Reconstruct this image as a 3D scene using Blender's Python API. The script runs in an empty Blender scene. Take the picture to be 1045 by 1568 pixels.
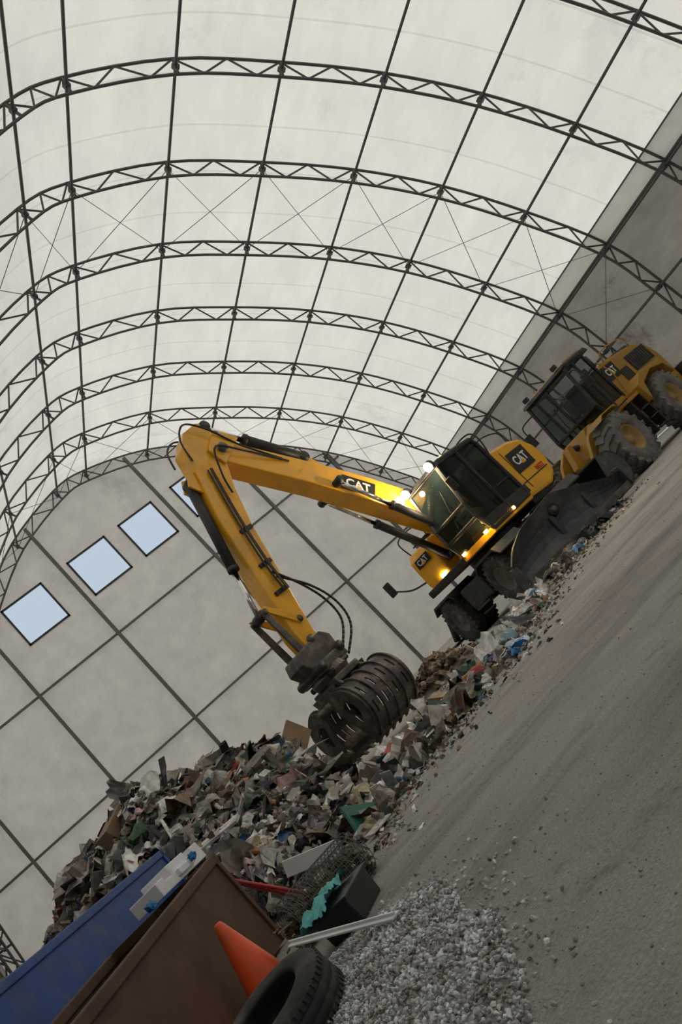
import bpy, bmesh, math, random
import numpy as np
from mathutils import Vector, Matrix, noise
random.seed(4)
rng=np.random.default_rng(7)
S=bpy.context.scene
S.view_settings.view_transform='Standard'
S.view_settings.look='None'
S.view_settings.exposure=0.0
COL=S.collection

# ------------------------------------------------------------ materials
def mat(name,color,rough=.5,metal=0.,var=.0,vscale=6.,dirt=None,dirt_amt=.0,dscale=2.,bump=0.,bscale=30.,emit=None,estr=0.,spec=.5,coat=0.):
    m=bpy.data.materials.new(name); m.use_nodes=True
    nt=m.node_tree; n=nt.nodes; l=nt.links
    p=n['Principled BSDF']
    p.inputs['Base Color'].default_value=(*color,1)
    p.inputs['Roughness'].default_value=rough
    p.inputs['Metallic'].default_value=metal
    p.inputs['Specular IOR Level'].default_value=spec
    p.inputs['Coat Weight'].default_value=coat
    if emit:
        p.inputs['Emission Color'].default_value=(*emit,1); p.inputs['Emission Strength'].default_value=estr
    tc=n.new('ShaderNodeTexCoord')
    src=None
    if var>0:
        t=n.new('ShaderNodeTexNoise'); t.inputs['Scale'].default_value=vscale; t.inputs['Detail'].default_value=6
        l.new(tc.outputs['Object'],t.inputs['Vector'])
        r=n.new('ShaderNodeValToRGB')
        r.color_ramp.elements[0].position=.3; r.color_ramp.elements[1].position=.7
        r.color_ramp.elements[0].color=(*[c*(1-var) for c in color],1)
        r.color_ramp.elements[1].color=(*[min(1,c*(1+var)) for c in color],1)
        l.new(t.outputs['Fac'],r.inputs['Fac']); src=r.outputs['Color']
        l.new(src,p.inputs['Base Color'])
    if dirt:
        t=n.new('ShaderNodeTexNoise'); t.inputs['Scale'].default_value=dscale; t.inputs['Detail'].default_value=8; t.inputs['Roughness'].default_value=.65
        l.new(tc.outputs['Object'],t.inputs['Vector'])
        r=n.new('ShaderNodeValToRGB'); r.color_ramp.elements[0].position=.48; r.color_ramp.elements[1].position=.68
        r.color_ramp.elements[0].color=(0,0,0,1); r.color_ramp.elements[1].color=(dirt_amt,)*3+(1,)
        l.new(t.outputs['Fac'],r.inputs['Fac'])
        mx=n.new('ShaderNodeMix'); mx.data_type='RGBA'
        l.new(r.outputs['Color'],mx.inputs['Factor'])
        if src: l.new(src,mx.inputs['A'])
        else: mx.inputs['A'].default_value=(*color,1)
        mx.inputs['B'].default_value=(*dirt,1)
        l.new(mx.outputs['Result'],p.inputs['Base Color'])
    if bump>0:
        t=n.new('ShaderNodeTexNoise'); t.inputs['Scale'].default_value=bscale; t.inputs['Detail'].default_value=5
        l.new(tc.outputs['Object'],t.inputs['Vector'])
        b=n.new('ShaderNodeBump'); b.inputs['Strength'].default_value=bump; b.inputs['Distance'].default_value=.02
        l.new(t.outputs['Fac'],b.inputs['Height']); l.new(b.outputs['Normal'],p.inputs['Normal'])
    return m

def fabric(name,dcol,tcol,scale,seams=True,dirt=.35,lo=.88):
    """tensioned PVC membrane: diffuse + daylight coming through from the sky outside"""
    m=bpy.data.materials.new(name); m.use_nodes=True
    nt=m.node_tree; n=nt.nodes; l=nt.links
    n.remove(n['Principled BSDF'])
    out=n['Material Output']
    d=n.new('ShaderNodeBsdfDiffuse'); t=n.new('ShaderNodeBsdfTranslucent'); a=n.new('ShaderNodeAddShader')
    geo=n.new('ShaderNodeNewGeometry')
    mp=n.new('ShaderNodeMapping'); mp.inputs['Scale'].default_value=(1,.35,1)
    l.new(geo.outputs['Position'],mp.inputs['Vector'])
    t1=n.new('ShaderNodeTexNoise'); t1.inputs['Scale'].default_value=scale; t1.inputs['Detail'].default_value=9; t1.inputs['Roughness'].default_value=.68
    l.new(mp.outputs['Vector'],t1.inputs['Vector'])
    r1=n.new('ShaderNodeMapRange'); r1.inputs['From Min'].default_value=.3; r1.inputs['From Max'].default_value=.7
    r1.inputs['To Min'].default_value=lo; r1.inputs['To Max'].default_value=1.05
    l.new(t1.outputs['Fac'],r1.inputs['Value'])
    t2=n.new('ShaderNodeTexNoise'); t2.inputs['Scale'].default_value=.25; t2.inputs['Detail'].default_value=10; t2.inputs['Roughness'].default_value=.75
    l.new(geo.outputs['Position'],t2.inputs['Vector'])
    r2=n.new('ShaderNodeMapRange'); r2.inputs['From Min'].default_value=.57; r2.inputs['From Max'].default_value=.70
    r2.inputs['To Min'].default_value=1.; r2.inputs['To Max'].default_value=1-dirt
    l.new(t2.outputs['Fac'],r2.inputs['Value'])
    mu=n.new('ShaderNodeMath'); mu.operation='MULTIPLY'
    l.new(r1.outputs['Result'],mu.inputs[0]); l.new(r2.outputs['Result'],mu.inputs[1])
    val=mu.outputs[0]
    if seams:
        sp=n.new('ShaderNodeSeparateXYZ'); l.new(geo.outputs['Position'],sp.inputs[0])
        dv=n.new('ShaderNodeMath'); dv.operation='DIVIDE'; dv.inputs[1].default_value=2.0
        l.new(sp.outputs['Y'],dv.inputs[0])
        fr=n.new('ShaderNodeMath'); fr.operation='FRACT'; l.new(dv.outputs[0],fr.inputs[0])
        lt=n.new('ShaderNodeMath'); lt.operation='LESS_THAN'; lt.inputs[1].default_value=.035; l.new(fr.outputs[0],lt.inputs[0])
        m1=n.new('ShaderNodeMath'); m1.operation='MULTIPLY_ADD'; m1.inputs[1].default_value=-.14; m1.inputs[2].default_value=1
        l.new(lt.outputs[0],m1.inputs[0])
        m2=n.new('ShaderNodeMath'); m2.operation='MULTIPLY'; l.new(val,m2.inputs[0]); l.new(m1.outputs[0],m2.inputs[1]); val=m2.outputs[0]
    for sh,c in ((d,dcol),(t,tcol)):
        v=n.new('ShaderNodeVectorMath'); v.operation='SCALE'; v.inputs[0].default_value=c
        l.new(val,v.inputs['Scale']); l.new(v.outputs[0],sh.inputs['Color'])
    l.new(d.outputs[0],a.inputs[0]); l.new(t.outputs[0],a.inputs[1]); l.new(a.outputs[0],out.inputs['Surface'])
    return m

M={}
M['yellow']=mat('yellow_paint',(.92,.44,.012),.34,0,.06,3,dirt=(.30,.20,.09),dirt_amt=.35,dscale=1.6,coat=.3)
M['shaded_yellow']=mat('dusty_shaded_yellow_paint',(.42,.22,.025),.5,0,.10,3,dirt=(.18,.14,.09),dirt_amt=.7,dscale=1.5)  # loader yellow with shadow put into the base colour, plus dirt patches
M['black']=mat('black_plastic',(.018,.018,.02),.5,0,.2,5,dirt=(.10,.09,.08),dirt_amt=.35,dscale=3)
M['steel']=mat('dark_worn_steel',(.085,.078,.072),.45,.35,.3,5,dirt=(.26,.20,.155),dirt_amt=.85,dscale=4,bump=.3,bscale=14)
M['blade']=mat('blade_grey_steel',(.058,.061,.068),.5,.2,.25,2,dirt=(.16,.15,.14),dirt_amt=.6,dscale=2.5)
M['chrome']=mat('chrome_rod',(.75,.75,.75),.15,1.)
M['rubber']=mat('tyre_rubber',(.034,.033,.032),.85,0,.3,6,dirt=(.16,.145,.125),dirt_amt=.55,dscale=5,bump=.3,bscale=40)
M['rubber_dusty']=mat('tyre_rubber_dusty',(.14,.13,.12),.9,0,.25,4,dirt=(.26,.24,.21),dirt_amt=.8,dscale=3,bump=.3,bscale=30)
M['rim']=mat('wheel_rim_grey',(.12,.115,.11),.6,0,.2,4)
M['rim_o']=mat('wheel_rim_ochre',(.35,.22,.06),.6,0,.2,4,dirt=(.2,.17,.13),dirt_amt=.7,dscale=3)
M['white']=mat('decal_white',(.8,.8,.78),.5)
M['decalblack']=mat('decal_black',(.012,.012,.012),.45)
M['red']=mat('red_decal',(.6,.05,.03),.5)
M['lamp']=mat('worklight_lens',(1,.95,.8),.3,emit=(1,.90,.62),estr=32)
M['amber']=mat('amber_lens',(1,.55,.1),.3,emit=(1,.52,.10),estr=10)
M['truss']=mat('galvanised_truss',(.085,.088,.088),.55,.2,.15,2)
M['post']=mat('galvanised_post',(.13,.128,.122),.6,.2,.15,2)
M['seat']=mat('seat_fabric',(.04,.04,.045),.9)
g=bpy.data.materials.new('cab_glass'); g.use_nodes=True
nt=g.node_tree; nn=nt.nodes; ll=nt.links
pb=nn['Principled BSDF']; pb.inputs['Base Color'].default_value=(.02,.03,.03,1); pb.inputs['Roughness'].default_value=.04
tr=nn.new('ShaderNodeBsdfTransparent'); tr.inputs['Color'].default_value=(.60,.68,.66,1); mx=nn.new('ShaderNodeMixShader')
ll.new(tr.outputs[0],mx.inputs[1]); ll.new(pb.outputs[0],mx.inputs[2]); ll.new(mx.outputs[0],nn['Material Output'].inputs['Surface'])
mx.inputs[0].default_value=.42
M['glass']=g

# ------------------------------------------------------------ mesh builder
I4=Matrix.Identity(4)
class B:
    def __init__(s,M0=I4): s.v=[];s.f=[];s.m=[];s.sm=[];s.M=M0;s.names=[]
    def mi(s,name):
        if name not in s.names: s.names.append(name)
        return s.names.index(name)
    def add(s,vs,fs,m,sm=False,X=I4):
        T=s.M@X; o=len(s.v); k=s.mi(m)
        s.v+= [tuple(T@Vector(v)) for v in vs]
        s.f+= [tuple(i+o for i in f) for f in fs]
        s.m+=[k]*len(fs); s.sm+=[sm]*len(fs)
    def addbm(s,bm,m,sm=False,X=I4):
        bm.verts.index_update()
        s.add([v.co[:] for v in bm.verts],[[v.index for v in f.verts] for f in bm.faces],m,sm,X); bm.free()
    def box(s,c,d,m,rot=None,bev=.0,X=I4):
        bm=bmesh.new(); bmesh.ops.create_cube(bm,size=1)
        bmesh.ops.scale(bm,vec=d,verts=bm.verts)
        if bev>0: bmesh.ops.bevel(bm,geom=bm.edges[:],offset=min(bev,min(d)*.45),segments=2,affect='EDGES',profile=.6)
        T=Matrix.Translation(c)
        if rot is not None: T=T@rot
        s.addbm(bm,m,False,X@T)
    def prism(s,pts,y0,y1,m,bev=0.,X=I4):
        """polygon in x,z extruded along y"""
        bm=bmesh.new()
        a=[bm.verts.new((p[0],y0,p[1])) for p in pts]; b=[bm.verts.new((p[0],y1,p[1])) for p in pts]
        bm.faces.new(a); bm.faces.new(b[::-1]); n=len(pts)
        for i in range(n): bm.faces.new((a[i],b[i],b[(i+1)%n],a[(i+1)%n]))
        bmesh.ops.recalc_face_normals(bm,faces=bm.faces)
        if bev>0: bmesh.ops.bevel(bm,geom=bm.edges[:],offset=bev,segments=2,affect='EDGES',profile=.6,clamp_overlap=True)
        s.addbm(bm,m,False,X)
    def tube(s,p0,p1,r,m,n=8,r2=None,cap=True,X=I4):
        p0=Vector(p0);p1=Vector(p1); d=(p1-p0)
        if d.length<1e-6: return
        q=d.to_track_quat('Z','Y').to_matrix(); r2=r if r2 is None else r2
        vs=[];fs=[]
        for i in range(n):
            a=2*math.pi*(i+.5)/n; c=Vector((math.cos(a),math.sin(a),0))
            vs.append(p0+q@(c*r)); 
        for i in range(n):
            a=2*math.pi*(i+.5)/n; c=Vector((math.cos(a),math.sin(a),0))
            vs.append(p1+q@(c*r2))
        for i in range(n): fs.append((i,(i+1)%n,n+(i+1)%n,n+i))
        if cap: fs.append(tuple(range(n))[::-1]); fs.append(tuple(range(n,2*n)))
        s.add(vs,fs,m,n>6,X)
    def path(s,pts,r,m,n=8,X=I4,sub=6):
        pts=[Vector(p) for p in pts]; out=[]
        for i in range(len(pts)-1):
            a=pts[max(i-1,0)];b=pts[i];c=pts[i+1];d=pts[min(i+2,len(pts)-1)]
            for k in range(sub):
                t=k/sub
                out.append(.5*((2*b)+(c-a)*t+(2*a-5*b+4*c-d)*t*t+(3*b-a-3*c+d)*t**3))
        out.append(pts[-1])
        for i in range(len(out)-1): s.tube(out[i],out[i+1],r,m,n,X=X)
    def lathe(s,prof,m,c,ax,n=40,sm=True,X=I4):
        """prof list (axial,radius) around axis ax through c"""
        q=Vector(ax).to_track_quat('Z','Y').to_matrix(); c=Vector(c); vs=[];fs=[]; k=len(prof)
        for i in range(n):
            a=2*math.pi*i/n
            for (h,r) in prof: vs.append(c+q@Vector((math.cos(a)*r,math.sin(a)*r,h)))
        for i in range(n):
            j=(i+1)%n
            for t in range(k-1): fs.append((i*k+t,j*k+t,j*k+t+1,i*k+t+1))
        s.add(vs,fs,m,sm,X)
    def wheel(s,c,ax,R,w,rr,mt,mr,lugs=22,X=I4,deep=.06):
        h=w/2
        s.lathe([(-h*.78,rr),(-h*.98,rr*1.12),(-h*1.02,R*.78),(-h*.95,R*.92),(-h*.8,R*.975),(0,R*.985),(h*.8,R*.975),(h*.95,R*.92),(h*1.02,R*.78),(h*.98,rr*1.12),(h*.78,rr)],mt,c,ax,48,X=X)
        s.lathe([(-h*.8,rr*1.03),(-h*.8,rr*.9),(-h*.35,rr*.8),(-h*.3,rr*.35),(-h*.55,rr*.3),(-h*.55,0.001)],mr,c,ax,32,X=X)
        s.lathe([(h*.8,rr*1.03),(h*.8,rr*.9),(h*.35,rr*.8),(h*.3,rr*.35),(h*.55,rr*.3),(h*.55,0.001)],mr,c,ax,32,X=X)
        q=Vector(ax).to_track_quat('Z','Y').to_matrix().to_4x4()
        for i in range(lugs):
            for sg in (-1,1):
                a=2*math.pi*(i+(.5 if sg>0 else 0))/lugs
                T=Matrix.Translation(c)@q@Matrix.Rotation(a,4,'Z')@Matrix.Translation((R*.975,0,sg*h*.5))@Matrix.Rotation(sg*.45,4,'X')
                s.box((0,0,0),(deep,2*math.pi*R/lugs*.52,h*1.02),mt,X=X@T)
    def obj(s,name,parent=None):
        me=bpy.data.meshes.new(name); me.from_pydata(s.v,[],s.f)
        for k in s.names: me.materials.append(M[k])
        me.polygons.foreach_set('material_index',s.m); me.polygons.foreach_set('use_smooth',s.sm); me.update()
        o=bpy.data.objects.new(name,me); COL.objects.link(o)
        if parent: o.parent=parent; o.matrix_parent_inverse=Matrix.Translation(parent.location).inverted()
        return o
def empty(name,loc):
    e=bpy.data.objects.new(name,None); e.location=loc; COL.objects.link(e); e.empty_display_size=.3; return e
def text_bits(b,txt,T,size,m,depth=.006):
    cu=bpy.data.curves.new('t','FONT'); cu.body=txt; cu.size=size; cu.extrude=depth; cu.align_x='CENTER'; cu.align_y='CENTER'; cu.offset=size*.02
    o=bpy.data.objects.new('t',cu); COL.objects.link(o)
    dg=bpy.context.evaluated_depsgraph_get(); me=bpy.data.meshes.new_from_object(o.evaluated_get(dg))
    b.add([v.co[:] for v in me.vertices],[list(p.vertices) for p in me.polygons],m,False,T)
    bpy.data.objects.remove(o); bpy.data.meshes.remove(me)
def badge(b,T,size,hk=1.15):
    """black badge plate with white lettering; T maps local xy-plane to the surface"""
    w=size*2.7;h=size*hk
    b.add([(-w/2-.1*size,-h/2,.004),(w/2-.05*size,-h/2,.004),(w/2+.1*size,h/2,.004),(-w/2+.1*size,h/2,.004)],[(0,1,2,3)],'decalblack',False,T)
    text_bits(b,'CAT',T@Matrix.Translation((0,0,.008)),size,'white')
    b.add([(-.35*size,-.42*size,.012),(.35*size,-.42*size,.012),(0,-.05*size,.012)],[(0,1,2)],'yellow',False,T@Matrix.Translation((0,0,.008)))

# ------------------------------------------------------------ camera
yw,pt,rl=math.radians(26.6),math.radians(9.2),math.radians(-44.7)
F=Vector((math.sin(yw)*math.cos(pt),math.cos(yw)*math.cos(pt),math.sin(pt)))
rt=Vector((math.cos(yw),-math.sin(yw),0)); up=rt.cross(F)
R_=math.cos(rl)*rt+math.sin(rl)*up; U_=-math.sin(rl)*rt+math.cos(rl)*up
cam=bpy.data.cameras.new('camera'); cam.sensor_fit='VERTICAL'; cam.sensor_height=36; cam.lens=36*1432/1568; cam.clip_end=300; cam.clip_start=.05
co=bpy.data.objects.new('camera',cam); COL.objects.link(co)
mm=Matrix((R_,U_,-F)).transposed().to_4x4(); mm.translation=(0,0,.75); co.matrix_world=mm
S.camera=co

# ------------------------------------------------------------ world
w=bpy.data.worlds.new('sky'); S.world=w; w.use_nodes=True
bg=w.node_tree.nodes['Background']; bg.inputs['Color'].default_value=(.93,.965,1.0,1); bg.inputs['Strength'].default_value=1.0
sl=bpy.data.lights.new('sun','SUN'); sl.energy=1.9; sl.angle=math.radians(12); sl.color=(1,.98,.94)
so=bpy.data.objects.new('sun',sl); COL.objects.link(so); so.rotation_euler=Vector((.62,.30,.78)).to_track_quat('Z','Y').to_euler(); so.location=(40,20,50)

# ------------------------------------------------------------ hall
CX=12.08
half=[(.87,18.3),(3.94,17.33),(6.58,15.63),(9.06,13.65),(11.2,11.39),(12.97,8.84),(14.47,6.06),(14.85,3.8),(15.1,0)]
prof=[(CX-x,z) for x,z in half[::-1]]+[(CX+x,z) for x,z in half]
YG=43.44; YN=-9.0
def truY(k): return 15.44+4*k
def smooth_profile(off):
    P=[Vector((x,z)) for x,z in prof]; n=len(P); N=[]
    for i in range(n):
        a=P[max(i-1,0)];b=P[min(i+1,n-1)]; t=(b-a).normalized(); N.append(Vector((-t.y,t.x)))
    Q=[P[i]+N[i]*off for i in range(n)]
    out=[];idx=[]
    for i in range(n-1):
        a=Q[max(i-1,0)];b=Q[i];c=Q[i+1];d=Q[min(i+2,n-1)]
        idx.append(len(out))
        for k in range(4):
            t=k/4; out.append(.5*((2*b)+(c-a)*t+(2*a-5*b+4*c-d)*t*t+(3*b-a-3*c+d)*t**3))
    idx.append(len(out)); out.append(Q[-1])
    return out,idx
outer,idx=smooth_profile(.33); inner,_=smooth_profile(-.28); fab,_=smooth_profile(.46)
M['roof']=fabric('roof_membrane',(.50,.485,.455),(.415,.395,.36),.8,dirt=.16)
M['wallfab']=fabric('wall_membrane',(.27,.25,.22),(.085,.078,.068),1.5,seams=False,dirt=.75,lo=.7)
M['gablefab']=fabric('gable_membrane',(.40,.38,.345),(.205,.192,.172),1.2,seams=False,dirt=.2,lo=.82)
M['strip']=fabric('eave_strip_membrane',(.6,.6,.58),(.26,.26,.25),1.,seams=False,dirt=.1)
def sheet(name,pts,m):
    ys=np.linspace(YN,YG,27)
    vs=[(p.x,y,p.y) for y in ys for p in pts]; n=len(pts); fs=[]
    for j in range(len(ys)-1):
        for i in range(n-1): fs.append((j*n+i,j*n+i+1,(j+1)*n+i+1,(j+1)*n+i))
    b=B(); b.add(vs,fs,m,True); return b.obj(name)
iG0=idx[2]; iG1=idx[-3]
sheet('ceiling',fab[iG0:iG1+1],'roof')
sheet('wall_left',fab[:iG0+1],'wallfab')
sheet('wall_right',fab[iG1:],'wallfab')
b=B()
for sgn,i0 in ((1,iG1),(-1,iG0)):
    p=fab[i0]; q=fab[i0-1] if sgn>0 else fab[i0+1]
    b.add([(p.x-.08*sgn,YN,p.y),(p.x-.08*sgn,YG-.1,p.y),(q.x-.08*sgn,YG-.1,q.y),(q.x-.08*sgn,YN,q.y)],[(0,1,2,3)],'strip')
    b.tube((p.x-.15*sgn,YN,p.y),(p.x-.15*sgn,YG-.1,p.y),.05,'truss',6)
    b.tube((q.x-.15*sgn,YN,q.y),(q.x-.15*sgn,YG-.1,q.y),.03,'truss',6)
b.obj('trim_1')
wx=[(5.65,7.82),(9.37,11.55),(12.46,14.5),(15.8,17.9)]; wz=(13.2,15.29)
gp=[p for p in fab]
def topz(x):
    for i in range(len(gp)-1):
        if gp[i].x<=x<=gp[i+1].x and gp[i+1].x>gp[i].x:
            t=(x-gp[i].x)/(gp[i+1].x-gp[i].x); return gp[i].y*(1-t)+gp[i+1].y*t
    return 0
xs=sorted(set([p.x for p in gp]+[c for w_ in wx for c in w_]))
b=B(); b2=B()
for i in range(len(xs)-1):
    x0,x1=xs[i],xs[i+1]
    if x1-x0<1e-5: continue
    hole=any(a-1e-4<=x0 and x1<=c+1e-4 for a,c in wx)
    z0,z1=topz(x0+1e-6),topz(x1-1e-6)
    if hole:
        b.add([(x0,YG,0),(x1,YG,0),(x1,YG,wz[0]),(x0,YG,wz[0])],[(0,1,2,3)],'gablefab')
        b.add([(x0,YG,wz[1]),(x1,YG,wz[1]),(x1,YG,z1),(x0,YG,z0)],[(0,1,2,3)],'gablefab')
    else: b.add([(x0,YG,0),(x1,YG,0),(x1,YG,z1),(x0,YG,z0)],[(0,1,2,3)],'gablefab')
    # front gable: doorway between x=6 and x=18, 5.5 m high
    if x0>=6 and x1<=18: b2.add([(x0,YN,5.5),(x1,YN,5.5),(x1,YN,z1),(x0,YN,z0)],[(0,1,2,3)],'wallfab')
    else: b2.add([(x0,YN,0),(x1,YN,0),(x1,YN,z1),(x0,YN,z0)],[(0,1,2,3)],'wallfab')
b.obj('wall_back'); b2.obj('wall_front')
pane=bpy.data.materials.new('sky_dimming_pane'); pane.use_nodes=True; n_=pane.node_tree.nodes  # frosted pane added to dim the sky behind the windows
n_.remove(n_['Principled BSDF']); t_=n_.new('ShaderNodeBsdfTranslucent'); t_.inputs['Color'].default_value=(.46,.53,.61,1)
pane.node_tree.links.new(t_.outputs[0],n_['Material Output'].inputs['Surface']); M['pane']=pane
for i,(a,c) in enumerate(wx):
    b=B()
    b.add([(a,YG+.03,wz[0]),(c,YG+.03,wz[0]),(c,YG+.03,wz[1]),(a,YG+.03,wz[1])],[(0,1,2,3)],'pane')
    for (x0,z0,x1,z1) in ((a,wz[0],c,wz[0]),(a,wz[1],c,wz[1]),(a,wz[0],a,wz[1]),(c,wz[0],c,wz[1])):
        b.box(((x0+x1)/2,YG-.02,(z0+z1)/2),(abs(x1-x0)+.09,.08,abs(z1-z0)+.09),'black')
    b.obj('window_%d'%(i+1))
b=B()
for x in (0.,4.46,8.92,15.0,19.12,23.4):
    b.box((x,YG-.22,topz(x)/2-.1),(.15,.17,topz(x)-.3),'post')
for z in (11.03,5.66):
    xa=[x for x in np.linspace(-3,27,600) if topz(x)>z+.2]
    b.box(((xa[0]+xa[-1])/2,YG-.12,z),(xa[-1]-xa[0],.1,.10),'post')
for k in range(-5,8):
    y=truY(k)-(.25 if k==7 else 0)
    for prf in (outer,inner):
        for i in range(len(prf)-1):
            b.tube((prf[i].x,y,prf[i].y),(prf[i+1].x,y,prf[i+1].y),.05,'truss',6,cap=False)
    for i in range(len(outer)-1):
        a,c=(outer[i],inner[i+1]) if i%2==0 else (inner[i],outer[i+1])
        b.tube((a.x,y,a.y),(c.x,y,c.y),.034,'truss',5,cap=False)
    for i in idx:
        b.tube((outer[i].x,y,outer[i].y),(inner[i].x,y,inner[i].y),.05,'truss',6)
        mid=(outer[i]+inner[i])/2
        b.box((mid.x,y,mid.y),(.17,.17,.17),'truss')
for j,i in enumerate(idx[1:-1]):
    p=(outer[i]*.5+inner[i]*.5)
    b.tube((p.x,YN,p.y),(p.x,YG-.2,p.y),.05,'truss',6)
for k in (-2,2,6):
    y0,y1=truY(k),truY(k+1)
    for j in range(1,len(idx)-2):
        p=outer[idx[j]]*.5+inner[idx[j]]*.5; q=outer[idx[j+1]]*.5+inner[idx[j+1]]*.5
        b.tube((p.x,y0,p.y),(q.x,y1,q.y),.013,'truss',4,cap=False); b.tube((q.x,y0,q.y),(p.x,y1,p.y),.013,'truss',4,cap=False)
b.obj('steel_arch_framework')

# ------------------------------------------------------------ floor
fm=bpy.data.materials.new('dusty_concrete'); fm.use_nodes=True
nt=fm.node_tree;n=nt.nodes;l=nt.links;p=n['Principled BSDF']; p.inputs['Roughness'].default_value=.85; p.inputs['Specular IOR Level'].default_value=.25
tc=n.new('ShaderNodeNewGeometry')
def nz(scale,detail=6,rough=.6,vec=None):
    t=n.new('ShaderNodeTexNoise'); t.inputs['Scale'].default_value=scale; t.inputs['Detail'].default_value=detail; t.inputs['Roughness'].default_value=rough
    l.new(vec or tc.outputs['Position'],t.inputs['Vector']); return t.outputs['Fac']
def ramp(src,stops):
    r=n.new('ShaderNodeValToRGB'); e=r.color_ramp.elements
    while len(e)<len(stops): e.new(.5)
    for q,(ps,c) in zip(e,stops): q.position=ps; q.color=(*c,1)
    l.new(src,r.inputs['Fac']); return r.outputs['Color']
def mixc(f,a,bb,mode='MIX'):
    m_=n.new('ShaderNodeMix'); m_.data_type='RGBA'; m_.blend_type=mode
    if isinstance(f,float): m_.inputs['Factor'].default_value=f
    else: l.new(f,m_.inputs['Factor'])
    for s_,v in (('A',a),('B',bb)):
        if isinstance(v,tuple): m_.inputs[s_].default_value=(*v,1)
        else: l.new(v,m_.inputs[s_])
    return m_.outputs['Result']
base=ramp(nz(.6,10,.72),[(.3,(.40,.375,.34)),(.5,(.56,.53,.485)),(.70,(.70,.67,.62))])
mp=n.new('ShaderNodeMapping'); mp.inputs['Rotation'].default_value=(0,0,math.radians(-38)); mp.inputs['Scale'].default_value=(.40,1.9,1)
l.new(tc.outputs['Position'],mp.inputs['Vector'])
streak=ramp(nz(.8,8,.62,mp.outputs['Vector']),[(.50,(1,1,1)),(.68,(.66,.65,.64))])
c=mixc(1.,base,streak,'MULTIPLY')
fine=ramp(nz(70,4,.7),[(.35,(.78,.78,.78)),(.65,(1.14,1.14,1.14))])
c=mixc(1.,c,fine,'MULTIPLY')
st=ramp(nz(1.3,10,.8),[(.57,(0,0,0)),(.70,(.75,.75,.75))])
c=mixc(st,c,(.17,.155,.14))
l.new(c,p.inputs['Base Color'])
ad=n.new('ShaderNodeMath'); ad.operation='MULTIPLY_ADD'; l.new(nz(6,9,.75),ad.inputs[0]); ad.inputs[1].default_value=2.; l.new(nz(45,4,.7),ad.inputs[2])
bp=n.new('ShaderNodeBump'); bp.inputs['Strength'].default_value=.9; bp.inputs['Distance'].default_value=.03
l.new(ad.outputs[0],bp.inputs['Height']); l.new(bp.outputs['Normal'],p.inputs['Normal'])
M['floor']=fm
b=B(); b.add([(-12,-14,0),(38,-14,0),(38,52,0),(-12,52,0)],[(0,1,2,3)],'floor'); b.obj('floor')

# ------------------------------------------------------------ debris generator
bmi=bmesh.new(); bmesh.ops.create_icosphere(bmi,subdivisions=2,radius=1); ICO2=(np.array([v.co[:] for v in bmi.verts]),[[v.index for v in f.verts] for f in bmi.faces]); bmi.free()
bmi=bmesh.new(); bmesh.ops.create_icosphere(bmi,subdivisions=1,radius=1); ICO1=(np.array([v.co[:] for v in bmi.verts]),[[v.index for v in f.verts] for f in bmi.faces]); bmi.free()
CUBE=(np.array([(x,y,z) for x in(-1,1) for y in(-1,1) for z in(-1,1)],float),[[0,1,3,2],[4,6,7,5],[0,4,5,1],[2,3,7,6],[0,2,6,4],[1,5,7,3]])
def gridm(k):
    gx,gy=np.meshgrid(np.linspace(-1,1,k),np.linspace(-1,1,k)); return (np.stack([gx.ravel(),gy.ravel(),np.zeros(k*k)],1),[[j*k+i,j*k+i+1,(j+1)*k+i+1,(j+1)*k+i] for j in range(k-1) for i in range(k-1)])
GRID=gridm(5); GRID8=gridm(9)
def rrot():
    q=rng.normal(size=4); q/=np.linalg.norm(q); a,b_,c_,d_=q
    return np.array([[1-2*(c_*c_+d_*d_),2*(b_*c_-a*d_),2*(b_*d_+a*c_)],[2*(b_*c_+a*d_),1-2*(b_*b_+d_*d_),2*(c_*d_-a*b_)],[2*(b_*d_-a*c_),2*(c_*d_+a*b_),1-2*(b_*b_+c_*c_)]])
def rotz(a): return np.array([[math.cos(a),-math.sin(a),0],[math.sin(a),math.cos(a),0],[0,0,1.]])
PAL=[((.42,.39,.34),14),((.62,.60,.56),15),((.26,.23,.19),11),((.13,.105,.08),12),((.20,.13,.08),8),((.03,.03,.033),15),((.08,.085,.09),9),((.30,.31,.32),8),((.85,.84,.81),13),((.05,.10,.07),2.5),((.03,.10,.22),1.8),((.38,.05,.04),1.5),((.10,.28,.30),1.0),((.45,.22,.08),2.5),((.06,.13,.05),1.5),((.50,.35,.33),1.5),((.42,.36,.22),6)]
pw=np.array([p_[1] for p_ in PAL]);pw=pw/pw.sum()
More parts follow.
